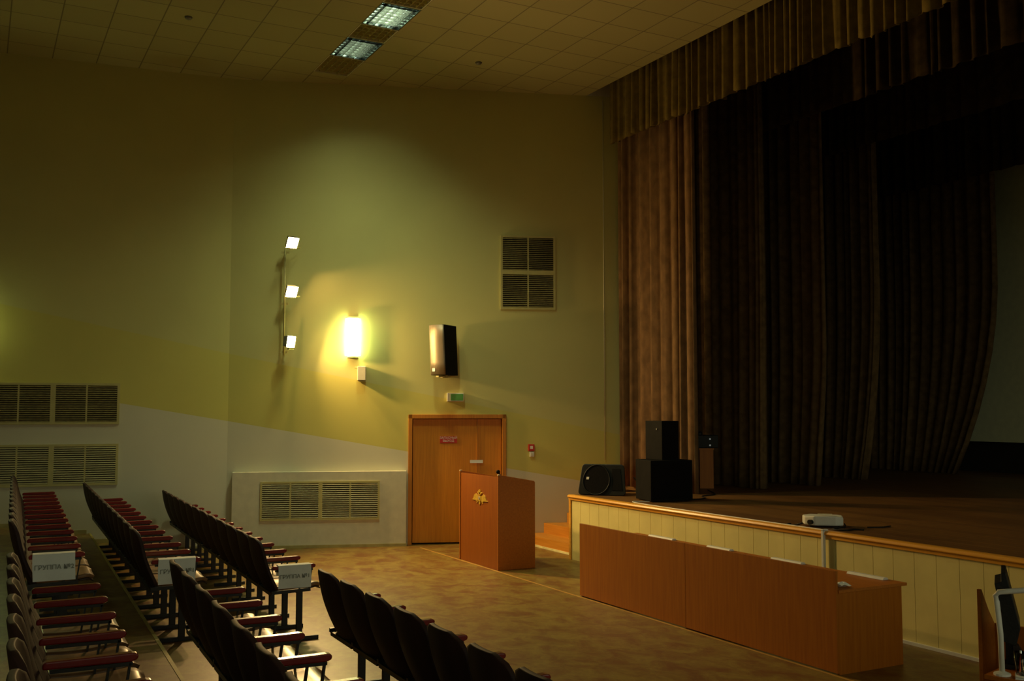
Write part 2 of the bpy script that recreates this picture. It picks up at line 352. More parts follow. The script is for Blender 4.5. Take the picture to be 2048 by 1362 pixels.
# white cable conduit at the foot of the stage, duct going over the lip
struct(MB().box(SX - .012, SX + .012, -3.9, 9.6, 0.0, .028), 'trim_6', M_white)
o = MB(); o.box(SX - .04, SX - .008, 7.352, 7.382, .03, .915); o.box(SX - .04, SX + .03, 7.352, 7.382, .905, .922)
tag(o.build('cable_duct', M_white, bevel=.003), 'white plastic cable duct running vertically down the cream stage front', 'cable duct')
# steps up to the stage by the wall
st = empty('stage_steps', (SX, 12.3, 0), 0, 'orange wooden steps climbing to the stage beside the far wall', 'steps')
for k in range(5):
    x0 = 7.69 + .355 * k - SX; x1 = x0 + .355; z = .155 * (k + 1) if k < 4 else .76
    ya = 0.0; yb = side_y(x0 + SX) - 12.3 - .01; yc = side_y(x1 + SX) - 12.3 - .01
    MB().hexa([(x0, ya, 0), (x1, ya, 0), (x1, yc, 0), (x0, yb, 0)], [(x0, ya, z), (x1, ya, z), (x1, yc, z), (x0, yb, z)]).build('step', M_step, st)
    if k == 0: MB().hexa([(x0 - .012, ya, 0), (x0, ya, 0), (x0, yb, 0), (x0 - .012, yb, 0)], [(x0 - .012, ya, .03), (x0, ya, .03), (x0, yb, .03), (x0 - .012, yb, .03)]).build('edge_strip', M_stepedge, st)

# stage box around the drapes
struct(MB().box(-9.2, -9, -6, side_y(-9), 0, 7.36), 'wall_rear', M_cream)
struct(MB().hexa([(9.55, 13.42, .9), (17.6, 16.4, .9), (17.6, 16.6, .9), (9.55, 13.62, .9)], [(9.55, 13.42, 9), (17.6, 16.4, 9), (17.6, 16.6, 9), (9.55, 13.62, 9)]), 'wall_wing', M_dark)
struct(MB().box(17.4, 17.6, -6, 16.6, 0, 9), 'wall_back', M_dark)
struct(MB().box(8.735, 17.6, -6, 16.6, 9.0, 9.1), 'ceiling.009', M_dark)
struct(MB().box(8.735, 8.80, -6, 13.66, 7.36, 9.0), 'wall_fascia', M_dark)
o = MB().box(17.25, 17.29, -2, 15.8, 1.49, 7.2).build('backcloth', M_screen); tag(o, 'pale olive backcloth hanging at the rear of the stage', 'backcloth')

def drape(name, m, pts, z0, z1, pitch, amp, seed, hem=0.0, label=None, cat='curtain', group=None, pull=None, top_amp=0.6, nv=14):
    """pleated cloth along a ground line; the pleats vary in width and depth"""
    rnd = random.Random(seed)
    a = Vector((*pts[0], 0)); b = Vector((*pts[1], 0)); Lg = (b - a).length; d = (b - a) / Lg; n = Vector((-d.y, d.x, 0))
    knots = [0.0]
    while knots[-1] < Lg: knots.append(knots[-1] + pitch * rnd.uniform(.55, 1.5))
    knots[-1] = Lg
    amps = [amp * rnd.uniform(.45, 1.3) for _ in knots]; leans = [rnd.uniform(-.04, .04) for _ in knots]; hems = [rnd.uniform(-1, 1) * hem for _ in knots]
    cols = []
    for k in range(len(knots) - 1):
        for j in range(9 if k < len(knots) - 2 else 10):
            t = j / 9.0; cols.append((knots[k] + (knots[k + 1] - knots[k]) * t, k, t))
    def fn(i, v):
        s, k, t = cols[i]; zz = z0 + (z1 - z0) * v
        am = amps[k] * (top_amp + (1 - top_amp) * (1 - v))
        prof = math.sin(2 * PI * t) + .25 * math.sin(4 * PI * t + k)
        off = am * prof
        sh = leans[k] * math.sin(PI * t) * (1 - v) * pitch * 3
        if v == 0: zz += hems[k] * (.5 - .5 * math.cos(2 * PI * t)) + hem * .5 * math.sin(2 * PI * t)
        p = a + d * (s + sh)
        if pull:
            p = p + d * (pull(1 - v) * (s / Lg) ** 2)
        p = p + n * off; p.z = zz; return p
    mb = MB(); nu = len(cols) - 1
    vs = [i / nv for i in range(nv + 1)]
    o0 = len(mb.v); mb.v += [tuple(fn(i, v)) for v in vs for i in range(nu + 1)]
    mb.f += [(j * (nu + 1) + i, j * (nu + 1) + i + 1, (j + 1) * (nu + 1) + i + 1, (j + 1) * (nu + 1) + i) for j in range(nv) for i in range(nu)]
    o = mb.build(name, m, smooth=True, solid=.012); tag(o, label, cat, group); return o

drape('stage_curtain', M_curt, [(9.12, 13.36), (9.12, 11.40)], .91, 7.9, .20, .070, 5, label='tall brown pleated front curtain gathered beside the far wall, nearest the hall', pull=lambda q: 0.0)
drape('valance', M_val, [(8.87, 13.20), (8.87, -3.0)], 6.36, 7.9, .165, .055, 11, hem=.035, label='olive gold pleated valance hanging along the front edge of the stage opening', cat='valance')
drape('border_curtain', M_border, [(10.9, 13.8), (10.9, -3.0)], 6.50, 8.8, .22, .06, 12, hem=.03, label='first dark border curtain hanging behind the olive valance', cat='border curtain')
drape('border_curtain', M_border, [(13.0, 14.5), (13.0, -3.0)], 6.52, 8.9, .22, .06, 13, hem=.03, label='second dark border curtain, deeper over the stage', cat='border curtain')
drape('border_curtain', M_border, [(16.0, 15.4), (16.0, -3.0)], 6.38, 8.9, .24, .06, 14, hem=.02, label='rearmost dark border curtain above the pale backcloth', cat='border curtain')
bend = lambda q: -(max(0, q - .55) ** 2) * 1.9
drape('wing_curtain', M_leg, [(10.6, 13.7), (10.6, 11.62)], .905, 8.6, .20, .075, 21, label='dark wing curtain next behind the front curtain', pull=lambda q: -0.15 * max(0, q - .6))
drape('wing_curtain', M_leg, [(11.8, 14.1), (11.8, 11.52)], .905, 8.6, .22, .085, 22, label='second dark wing curtain, mid stage', pull=lambda q: -(max(0, q - .75)) * .8)
drape('wing_curtain', M_leg, [(13.5, 14.7), (13.5, 12.02)], .905, 8.6, .24, .09, 23, label='third dark wing curtain with its hem swept towards the wall', pull=bend)
drape('wing_curtain', M_leg, [(16.3, 15.6), (16.3, 11.74)], .905, 8.8, .22, .07, 24, label='rear wing curtain beside the pale backcloth', pull=lambda q: -(max(0, q - .52) ** 2) * 4.3)

# ------------------------------------------------------------------ door
dr = empty('door_1', W0, A_W, kind='structure')
fr = MB()
fr.box(0.0, .062, -.03, .10, 0, 2.03); fr.box(1.488, 1.55, -.03, .10, 0, 2.03); fr.box(0.0, 1.55, -.03, .10, 1.965, 2.03)
fr.build('door_frame', M_frame, dr, bevel=.004)
MB().box(.075, 1.090, .035, .075, .025, 1.955).build('door_leaf', M_door, dr, bevel=.002)
MB().box(1.100, 1.478, .035, .075, .025, 1.955).build('door_leaf', M_door, dr, bevel=.002)
MB().box(.05, 1.50, .10, .19, 0, 1.985).build('recess_shade', M_hollow, dr)  # near-black block paints the shade in the gaps round the leaves
MB().box(1.086, 1.104, .022, .036, .03, 1.95).build('cover_strip', M_frame, dr)
o = MB(); o.tube([(1.04, .03, 1.0), (1.04, -.03, 1.0), (.93, -.035, 1.0)], .010); o.build('door_handle', M_grey, dr, smooth=True)
sg = empty('door_sign', wp(.635, -.034, 1.632), A_W, 'small red sign with pale lettering on the larger door leaf', 'sign')
MB().box(-.135, .135, -.008, 0, -.052, .052).build('plate', M_red, sg)
text_mesh('lettering', 'ЗАПАСНЫЙ\nВЫХОД', .048, M_white, sg, lambda v: (v.x, -.0095 - v.z, v.y + .004))
o = empty('paper_strip', wp(1.08, -.02, 1.285), A_W, 'white paper strip taped across the gap between door leaves', 'paper strip')
MB().box(-.103, .103, -.003, 0, -.024, .024).build('strip', M_paper, o)

# ------------------------------------------------------------------ vents
def louvre(parent, x0, x1, z0, z1, y, sm=None):
    """one field of slats that stands before the painted dark sheet"""
    n = max(6, int(round((z1 - z0) / .031))); st_ = (z1 - z0) / n; mb = MB()
    for k in range(n):
        zc = z0 + st_ * (k + .5)
        mb.hexa([(x0, y + .016, zc + .006), (x1, y + .016, zc + .006), (x1, y - .004, zc - .010), (x0, y - .004, zc - .010)],
                [(x0, y + .017, zc + .0085), (x1, y + .017, zc + .0085), (x1, y - .004, zc - .0075), (x0, y - .004, zc - .0075)])
    mb.build('slat_panel', sm or M_slat, parent)
def vent(name, loc, rz, cols, rows, label, parent=None, cat='vent', group=None, sm=None):
    """bank of louvred units, each .90 x .60 with two fields; loc = lower corner on the wall face"""
    r = empty(name, loc, rz, label, cat, group) if parent is None else parent
    Wd, Ht = .90 * cols, .60 * rows; t = .035
    fm = MB(); y0, y1 = -.022, 0.0
    fm.box(0, Wd, y0, y1, 0, t); fm.box(0, Wd, y0, y1, Ht - t, Ht); fm.box(0, t, y0, y1, t, Ht - t); fm.box(Wd - t, Wd, y0, y1, t, Ht - t)
    for c in range(1, cols): fm.box(.9 * c - t, .9 * c + t, y0, y1, t, Ht - t)
    for q in range(1, rows): fm.box(t, Wd - t, y0, y1, .6 * q - t, .6 * q + t)
    for c in range(cols):
        for q in range(rows): fm.box(.9 * c + .45 - .012, .9 * c + .45 + .012, y0 + .003, y1, .6 * q + t, .6 * q + .6 - t)
    fr_ = fm.build('vent_frame', M_vent, r)
    MB().box(.01, Wd - .01, -.004, -.001, .01, Ht - .01).build('shade_backing', M_hollow, r)  # thin dark sheet on the wall face, painted as the shade between slats
    for c in range(cols):
        for q in range(rows):
            for a, b in ((t, .45 - .012), (.45 + .012, .9 - t)):
                louvre(r, .9 * c + a, .9 * c + b, .6 * q + t, .6 * q + .6 - t, -.021, sm)
    if parent is None: pass
    return r
vent('wall_vent', wp(1.458, .001, 3.715), A_W, 1, 2, 'square cream louvred vent high on the wall beside the stage', sm=M_slatd)
vent('wall_vent', lp(3.35, .001, 1.892), A_L, 2, 1, 'upper of the two wide louvred vents on the left-hand wall piece'.replace('left-hand wall piece', 'wall behind the seats'), sm=M_slatd)
vent('wall_vent', lp(3.35, .001, 1.005), A_L, 2, 1, 'lower of the two wide louvred vents on the wall behind the seats')
rc = empty('radiator_cover', W0, A_W, 'low cream boxed radiator cover with louvred front beside the double door', 'radiator cover')
bx = MB().box(-2.66, -.03, -.13, 0, 0, 1.155); bx.build('casing', M_cream, rc, bevel=.004)
MB().box(-2.67, -.02, -.142, -.13, 0, .045).build('baseboard', M_base, rc)
g = MB(); t = .03
X0, X1, Z0, Z1 = -2.24, -.44, .42, 1.01
g.box(X0, X1, -.15, -.131, Z0, Z0 + t); g.box(X0, X1, -.15, -.131, Z1 - t, Z1); g.box(X0, X0 + t, -.15, -.131, Z0 + t, Z1 - t); g.box(X1 - t, X1, -.15, -.131, Z0 + t, Z1 - t)
xm = (X0 + X1) / 2; g.box(xm - t, xm + t, -.15, -.131, Z0 + t, Z1 - t)
for q in (xm - .45, xm + .45): g.box(q - .012, q + .012, -.148, -.131, Z0 + t, Z1 - t)
g.build('grille_frame', M_vent, rc)
MB().box(X0 + .01, X1 - .01, -.1325, -.1305, Z0 + .01, Z1 - .01).build('shade_backing', M_hollow, rc)  # dark sheet painted as the shade inside the casing
for a, b in ((X0 + t, xm - .462), (xm - .438, xm - t), (xm + t, xm + .438), (xm + .462, X1 - t)): louvre(rc, a, b, Z0 + t, Z1 - t, -.149)

# ------------------------------------------------------------------ wall lamps
def sconce(loc, rz, label):
    r = empty('wall_lamp', loc, rz, label, 'wall lamp', 'half-round wall lamps')
    R = .115
    MB().grid(lambda a, b: (-R * math.cos(PI * a), -.035 - .085 * math.sin(PI * a), -.29 + .58 * b), 16, 2).build('diffuser', M_sconce, r, smooth=True, solid=.004)
    for s in (-1, 1):
        MB().prism([(-.09, -.002)] + [(-.09 * math.cos(PI * k / 10), -.035 - .07 * math.sin(PI * k / 10)) for k in range(11)] + [(.09, -.002)], lambda p, q, h: (p, q, h), s * .293, s * .318).build('end_cap', M_vent, r)
    MB().box(-.10, .10, -.03, -.001, -.29, .29).build('back_plate', M_white, r)
    return r
sconce(wp(-.875, 0, 3.235), A_W, 'glowing half-round wall lamp to the side of the three small floodlights')
sconce(lp(3.75, 0, 3.30), A_L, 'glowing half-round wall lamp above the two wide louvred vents')
# halogen floods on a pole
fl = empty('floodlight_pole', wp(-1.925, .12, 2.94), A_W, 'thin vertical metal pole carrying three floodlights on the wall', 'pole')
MB().tube([(0, 0, 0), (0, 0, 1.66)], .014).build('pole', M_vent, fl, smooth=True)
for z in (.05, .80, 1.60):
    b = MB(); b.bar((0, .115, z), (0, 0, z), .03, .02); b.bar((-.06, .02, z), (.06, .02, z), .02, .03); b.build('wall_bracket', M_vent, fl)
for k, (z, tx, cz) in enumerate(((3.135, -.18, 'lowest'), (3.900, .02, 'middle'), (4.655, .18, 'topmost'))):
    L_ = empty('floodlight', wp(-1.80, .33, z), A_W - math.radians((39, 62, 62)[k]), cz + ' of the three lit floodlights on the wall pole', 'floodlight', 'floodlights on the wall pole')
    # local +x is where it shines
    h = MB(); d = .10; s = .088
    vs = [(-.09, -.07, -.07), (-.09, .07, -.07), (-.09, .07, .07), (-.09, -.07, .07), (0.0, -s, -s), (0.0, s, -s), (0.0, s, s), (0.0, -s, s)]
    h.add(vs, [(0, 1, 2, 3), (0, 4, 5, 1), (1, 5, 6, 2), (2, 6, 7, 3), (3, 7, 4, 0)])
    ho = h.build('housing', M_grey, L_, solid=.004)
    gl = MB(); gl.add([(-.048, -s * .8, -s * .8), (-.048, s * .8, -s * .8), (-.048, s * .8, s * .8), (-.048, -s * .8, s * .8)], [(0, 1, 2, 3)]); gl.build('lamp_glass', M_halo, L_)
    b = MB(); b.bar((-.03, 0, -s - .01), (-.03, .0, -s - .04), .02, .02); b.bar((-.03, 0, -s - .03), (-.12, .20, -s - .03), .02, .014); b.build('yoke', M_vent, L_)
    for ch in L_.children:
        ch.rotation_euler = (0, math.radians((10, 30, 34)[k]), 0)
# small speaker box
r = empty('alarm_sounder', wp(-.735, .002, 2.68), A_W, 'small cream wall sounder box just below the glowing wall lamp', 'sounder')
MB().box(-.065, .065, -.12, 0, -.12, .10).build('housing', M_cream, r, bevel=.008)
MB().box(-.05, .05, -.11, -.01, -.135, -.12).build('grille', M_vent, r)
MB().tube([(-.10, -.01, .08), (-.10, -.05, .08), (-.06, -.05, .08)], .012).build('bracket', M_vent, r)
# exit box
r = empty('exit_sign', wp(.735, .001, 2.302), A_W, 'unlit white exit box with green face above the double door', 'exit sign')
MB().box(-.13, .13, -.07, 0, -.066, .066).build('housing', M_white, r, bevel=.004)
MB().box(-.075, .122, -.074, -.07, -.052, .052).build('green_panel', M_green, r)
# fire call point
r = empty('fire_call_point', wp(1.957, .001, 1.50), A_W, 'small red fire alarm call point on the wall between door and stage', 'call point')
MB().box(-.05, .05, -.035, 0, -.055, .055).build('housing', M_red, r, bevel=.006)
MB().box(-.022, .022, -.038, -.035, -.02, .028).build('pane', M_white, r)
r = empty('wall_switch', wp(1.965, .001, 1.395), A_W, 'white switch box right under the red call point', 'switch')
MB().box(-.036, .036, -.03, 0, -.04, .04).build('housing', M_white, r, bevel=.005); MB().box(-.015, .015, -.036, -.03, -.02, .02).build('rocker', M_cream, r)
# pipe by the curtain
o = MB(); o.tube([wp(3.16, .02, 1.3), wp(3.16, .02, 7.2)], .007, 8); tag(o.build('wall_conduit', M_cream, smooth=True), 'thin painted vertical conduit on the wall near the front curtain', 'conduit')

# ------------------------------------------------------------------ wall loudspeaker
ex = Vector((.85, .527, 0)); A_S = math.atan2(ex.y, ex.x)
sp = empty('wall_loudspeaker', (6.315, 14.035, 2.61), A_S, 'black loudspeaker with silver front grille mounted on the wall above the door', 'loudspeaker')
MB().prism([(0.022, 0), (.43, .035), (.40, .24), (.022, .275)], lambda p, q, h: (p, q, h), .03, .81).mapped(lambda v: Vector((v.x + .06 * (1 - v.z / .81) , v.y, v.z))).build('cabinet', M_black, sp, bevel=.006)
g = MB().grid(lambda a, b: (.022 + .06 * (1 - (.03 + .78 * b) / .81) - .035 * math.sin(PI * a), .275 * a, .035 + .77 * b), 12, 4); g.build('front_grille', M_silver, sp, smooth=True, solid=.004)
MB().box(.03, .052, .165, .215, .085, .135).build('badge', M_white, sp)
b = MB(); b.bar((.25, .14, .03), (.25, .14, -.01), .10, .06, (1, 0, 0)); b.bar((.06, .14, .01), (.40, .14, .01), .05, .02); b.build('bracket', M_vent, sp)
b = MB(); b.bar((.25, .14, .3), (.40, .35, .3), .05, .05); b.build('wall_arm', M_steel, sp)

# ------------------------------------------------------------------ ceiling fixtures
for k, (a, b, lit) in enumerate(FY):
    place = ('nearest the wall', 'second from the wall', 'third from the wall', 'fourth from the wall', 'fifth from the wall', 'sixth from the wall')[k]
    r = empty('ceiling_light', (FX0, a, 7.28), 0, ('bright' if lit else 'dim') + ' louvred panel light in the ceiling strip, ' + place, 'ceiling light', 'louvred lights in the ceiling strip')
    Wd, Ld = FX1 - FX0, b - a
    tr = MB(); tr.box(0, Wd, 0, Ld, .072, .078); tr.box(0, .012, 0, Ld, 0, .072); tr.box(Wd - .012, Wd, 0, Ld, 0, .072); tr.box(.012, Wd - .012, 0, .012, 0, .072); tr.box(.012, Wd - .012, Ld - .012, Ld, 0, .072)
    tr.build('housing', M_alu if lit else M_cream, r)
    lv = MB(); n = 6
    for i in range(1, n): x = Wd * i / n; lv.prism([(x - .0015, 0.002), (x + .0015, 0.002), (x + .006, .04), (x - .006, .04)], lambda p, q, h: (p, h, q), .012, Ld - .012)
    ny = max(4, int(round(Ld / .10)))
    for i in range(1, ny): y = Ld * i / ny; lv.prism([(y - .0015, 0.002), (y + .0015, 0.002), (y + .007, .04), (y - .007, .04)], lambda p, q, h: (h, p, q), .012, Wd - .012)
    lv.build('louvre', M_alu if lit else M_vent, r)
    tb = MB()
    for x in (.12, .27, .42): tb.tube([(x, .03, .058), (x, Ld - .03, .058)], .011, 8)
    tb.build('tube', M_tube if lit else M_tubeoff, r, smooth=True)
    if lit:
        ld = bpy.data.lights.new('panel_glow', 'AREA'); ld.shape = 'RECTANGLE'; ld.size = Wd - .16; ld.size_y = Ld - .20; ld.energy = PANEL_W * (.42 if k == 1 else 1.0); ld.color = (0.88, 1.0, 0.60); ld.spread = math.radians(126)
        lo = bpy.data.objects.new('panel_glow', ld); C.objects.link(lo); lo.parent = r; lo.location = (Wd / 2, Ld / 2, .070)
for q in ((2.32, 13.375, 'near the wall behind the seats'), (6.465, 13.12, 'between the light strip and the stage')):
    r = empty('smoke_detector', (q[0], q[1], 7.28), 0, 'tiny dark ceiling detector ' + q[2], 'detector')
    MB().lathe([(.05, 0), (.05, -.012), (.035, -.03), (.012, -.038)]).build('housing', M_grey, r, smooth=True)

# ------------------------------------------------------------------ auditorium seats
P_ = .535
def arm_parts(root, y):
    # armrest with rounded nose, steel bracket, post and foot bar at the divider line y
    pr = [(-.40, .650), (-.40, .676), (-.385, .684), (-.10, .686), (-.03, .688), (-.008, .684), (0.0, .672), (-.006, .656), (-.03, .648)]
    MB().prism(pr, lambda p, q, h: (p, y + h, q), -.027, .027).build('armrest', M_arm, root, bevel=.008)
    b = MB(); b.bar((-.37, y, .637), (-.025, y, .637), .028, .016); b.bar((-.035, y, .640), (-.060, y, .455), .010, .028, (0, 1, 0)); b.bar((-.125, y, .632), (-.150, y, .455), .010, .028, (0, 1, 0))
    b.bar((-.40, y, .445), (-.045, y, .455), .030, .030); b.build('side_frame', M_steel, root)
    MB().bar((-.145, y, .035), (-.145, y, .44), .055, .032, (0, 1, 0)).build('leg', M_steel, root, bevel=.003)
    MB().box(-.325, .035, y - .018, y + .018, 0, .036).build('foot_bar', M_steel, root, bevel=.003)
def make_seat(end):
    r = empty('auditorium_seat', (0, 0, 0))
    W = .255
    # backrest: curved shell with rounded shoulders
    def outline(a):
        # returns half width scale & z for parametric rows
        z = .43 + .50 * a
        hw = W
        if a > .74: hw = W - .135 * (1 - math.sqrt(max(0, 1 - ((a - .74) / .26) ** 2)))
        if a < .12: hw = W - .035 * (1 - a / .12)
        return z, hw
    def back(fw, th):
        def fn(u, v):
            z, hw = outline(v); yy = (2 * u - 1) * hw
            x = -.370 - .165 * v - .03 * math.sin(PI * v) + .045 * (yy / W) ** 2
            return (x + th, -P_ / 2 + yy, z)
        return fn
    bm_ = MB().grid(back(0, 0), 12, 14); bo = bm_.build('backrest', M_back, r, smooth=True, solid=.030)
    md = bo.modifiers.new('bev', 'BEVEL'); md.width = .006; md.segments = 2; md.limit_method = 'ANGLE'
    # seat pad
    def seat(off):
        def fn(u, v):
            x = -.365 + .435 * v; e = 1.0 if v < .75 else math.sqrt(max(.0, 1 - ((v - .75) / .25) ** 2 * .35))
            yy = (2 * u - 1) * .235 * e
            z = .455 + .028 * v - .018 * math.sin(PI * v) - (.035 * ((v - .85) / .15) ** 2 if v > .85 else 0) + off
            return (x, -P_ / 2 + yy, z + .012 * (abs(2 * u - 1) ** 3))
        return fn
    MB().grid(seat(.012), 8, 14).build('seat', M_seat, r, smooth=True, solid=.03)
    MB().grid(seat(-.014), 8, 14).build('seat_shell', M_under, r, smooth=True, solid=.012)
    b = MB(); b.bar((-.385, -P_ + .02, .425), (-.385, -.02, .425), .03, .03); b.bar((-.15, -P_ + .02, .43), (-.15, -.02, .43), .03, .02); b.build('seat_rail', M_steel, r)
    arm_parts(r, 0)
    if end: arm_parts(r, -P_)
    return r
protoA = make_seat(False); protoB = make_seat(True)
used = {False: False, True: False}
ordn = ['first', 'second', 'third', 'fourth', 'fifth', 'sixth', 'seventh', 'eighth', 'ninth', 'tenth', 'eleventh', 'twelfth']
rown = {1: 'third', 2: 'second', 3: 'front'}
# row, block, slope, offset, far Y, pitch, count, floor
GR = [(3, 'far', .027, 2.578, 15.56, .5365, 12, 0.0), (2, 'far', .025, 1.513, 15.19, .530, 12, .17), (1, 'far', .031, .534, 14.97, .5345, 12, .31),
      (3, 'near', .014, 2.709, 7.404, .530, 7, 0.0), (2, 'near', .032, 1.495, 7.195, .535, 7, .17), (1, 'near', .025, .575, 6.965, .510, 7, .31)]
ENDS = {}
for rw, blk, sl, of, y0, st_, n, fz in GR:
    rz = -math.atan(sl)
    for i in range(n):
        Y = y0 - st_ * i; last = (i == n - 1 and blk == 'far')
        loc = (sl * Y + of, Y, fz); pr = protoB if last else protoA
        if not used[last]: used[last] = True; o = pr; o.location = loc; o.rotation_euler = (0, 0, rz)
        else: o = dup(pr, loc, rz)
        o.scale = (1, st_ / P_, 1)
        if blk == 'far': lb = 'dark rounded seat with red armrest, %s from the wall, %s row, block by the wall' % (ordn[i], rown[rw])
        else: lb = 'dark rounded seat with red armrest, %s from the aisle, %s row, block near the viewer' % (ordn[i], rown[rw])
        tag(o, lb, 'theatre seat', 'auditorium seats, %s row, %s block' % (rown[rw], blk))
        if last: ENDS[rw] = (Y - st_, sl, of, fz, rz)
# paper signs over the end armrests
for rw, txt, lb, dx in ((1, 'ГРУППА №2', 'white paper sign reading ГРУППА №2 draped over the end armrest of the third row', -.07),
                        (2, 'ГРУППА №1', 'white paper sign reading ГРУППА №1 draped over the end armrest of the second row', -.045),
                        (3, 'ГРУППА №1', 'white paper sign reading ГРУППА №1 draped over the end armrest of the front row', -.05)):
    Y, sl, of, fz, rz = ENDS[rw]
    r = empty('paper_sign', (sl * Y + of, Y, fz + .690), rz, lb, 'paper sign', 'paper signs hung on end armrests')
    ph = random.random() * 6
    def fn(u, v):
        x = -.30 + .30 * u + dx + .004 * math.sin(v * 5 + ph); s = v * .36
        if s < .10: y, z = .034, -.10 + s
        elif s < .10 + .07: y, z = .034 - (s - .10), .002
        else: y, z = -.036 - .004 * math.sin((s - .17) * 9 + u * 2.5 + ph), .002 - (s - .17)
        return (x, y, z)
    vs = [0, .14, .27, .2777, .35, .46, .4722, .5, .55, .6, .65, .7, .75, .8, .85, .9, .95, 1.0]
    mb = MB(); nu = 10
    mb.v = [tuple(fn(i / nu, v * (.38 / .36))) for v in vs for i in range(nu + 1)]
    mb.f = [(j * (nu + 1) + i, j * (nu + 1) + i + 1, (j + 1) * (nu + 1) + i + 1, (j + 1) * (nu + 1) + i) for j in range(len(vs) - 1) for i in range(nu)]
    mb.build('sheet', M_paper, r, smooth=False, solid=.001)
    text_mesh('lettering', txt, .048, M_ink, r, lambda v: (v.x + dx - .15, -.0425 - v.z, v.y - .105), bold=.0006)

# ------------------------------------------------------------------ lectern
lc = empty('lectern', (6.10, 11.77, 0), 0, 'tall orange wood lectern with gold eagle emblem in front of the door', 'lectern')
MB().box(.012, .03, .02, 1.17, 0, 1.215).build('front_panel', M_lect, lc)
sd = [(0, 0), (.56, 0), (.56, 1.135), (.545, 1.152), (.03, 1.245), (.01, 1.245), (0, 1.235)]
for a, b in ((0, .02), (1.17, 1.19)): MB().prism(sd, lambda p, q, h: (p, h, q), a, b).build('side_panel', M_vend, lc, bevel=.004)
MB().hexa([(.03, .02, 1.17), (.54, .02, 1.08), (.54, 1.17, 1.08), (.03, 1.17, 1.17)], [(.03, .02, 1.19), (.54, .02, 1.10), (.54, 1.17, 1.10), (.03, 1.17, 1.19)]).build('desk_top', M_vend, lc)
MB().box(.05, .50, .02, 1.17, .55, .57).build('shelf', M_veneer, lc)
for y in (0.0, 1.17):
    MB().box(-.001, .03, y, y + .02, 1.238, 1.252).build('edge_cap', M_cream, lc)
# eagle emblem as relief on the front panel (y runs away from the viewer's right)
em = MB(); ey = .553; ez = .905
def epoly(pts, a=.0, b=.010): em.prism(pts, lambda p, q, h: (.012 - h, ey - p, ez + q), a, b)
epoly([(-.045, .02), (-.115, .055), (-.165, .03), (-.20, -.02), (-.235, -.032), (-.20, -.038), (-.13, -.036), (-.10, -.05), (-.05, -.03)])          # wing
epoly([(.045, .02), (.115, .055), (.165, .03), (.20, -.02), (.235, -.032), (.20, -.038), (.13, -.036), (.10, -.05), (.05, -.03)])                   # wing
epoly([(-.05, .03), (.05, .03), (.04, -.03), (0, -.05), (-.04, -.03)], 0, .014)                                                                      # body
epoly([(-.012, .03), (-.045, .062), (-.075, .070), (-.060, .083), (-.030, .078), (-.004, .045)], 0, .012)                                           # head
epoly([(.012, .03), (.045, .062), (.075, .070), (.060, .083), (.030, .078), (.004, .045)], 0, .012)                                                 # head
epoly([(-.025, .075), (-.034, .105), (-.015, .100), (0, .118), (.015, .100), (.034, .105), (.025, .075)], 0, .012)                                   # crown
epoly([(-.035, -.03), (.035, -.03), (.022, -.065), (0, -.098), (-.022, -.065)], 0, .010)                                                            # tail
epoly([(-.03, -.03), (-.085, -.075), (-.10, -.068), (-.05, -.025)], 0, .008); epoly([(.03, -.03), (.085, -.075), (.10, -.068), (.05, -.025)], 0, .008)
em.build('emblem', M_gold, lc)
MB().prism([(.022 * math.cos(t * PI / 6), .022 * math.sin(t * PI / 6)) for t in range(12)], lambda p, q, h: (.012 - h, ey - p, ez + q), .012, .018).build('emblem_shield', M_pinkish, lc)
mc = empty('microphone', (6.22, 11.92, 1.178), 0, 'small black microphone head showing over the lectern top', 'microphone')
MB().tube([(0, 0, 0), (0, 0, .05), (-.03, .01, .085)], .008).build('stem', M_steel, mc, smooth=True)
MB().lathe([(.005, .07), (.024, .08), (.028, .10), (.020, .118), (.006, .124)], (-.035, .012, 0), 14).build('head', M_black, mc, smooth=True)

# ------------------------------------------------------------------ presidium tables
for k, (ya, yb, lb) in enumerate(((7.842, 9.757, 'long orange wood table with a tall front panel, the one nearer the lectern'), (5.912, 7.838, 'long orange wood table with a tall front panel, its bare end facing the viewer'))):
    r = empty('conference_table', (6.10, ya, 0), 0, lb, 'table', 'tables in front of the stage'); Lg = yb - ya
    MB().box(0, .02, 0, Lg, .012, .815).build('front_panel', M_veneer, r, bevel=.0015)
    MB().box(.02, .80, -.012 if k else 0, Lg, .640, .664).build('tabletop', M_vend, r, bevel=.002)
    for a in (0.0, Lg - .024): MB().box(.02, .745, a, a + .024, 0, .640).build('end_panel', M_veneer, r)
    MB().box(.35, .37, .024, Lg - .024, .30, .64).build('modesty_board', M_veneer, r)
for k, (y, l, lb) in enumerate(((9.20, .44, 'nearest the lectern'), (8.21, .36, 'second from the lectern'), (7.23, .40, 'third from the lectern'), (6.27, .40, 'nearest the bare table end'))):
    r = empty('name_plate', (6.84, y, .666), 0, 'low whitish name plate on the table back edge, ' + lb, 'name plate', 'name plates along the table')
    MB().prism([(-.035, 0), (.035, 0), (.020, .018), (-.020, .018)], lambda p, q, h: (p, h, q), -l / 2, l / 2).build('plate', M_white, r)
r = empty('paper_sheet', (6.24, 6.05, .666), .2, 'crumpled white paper lying on the bare end of the table', 'paper')
MB().grid(lambda u, v: (-.07 + .14 * u, -.10 + .17 * v, .012 + .012 * math.sin(u * 5 + v * 7) + .02 * abs(u - .5)), 6, 6).build('sheet', M_paper, r, solid=.002)

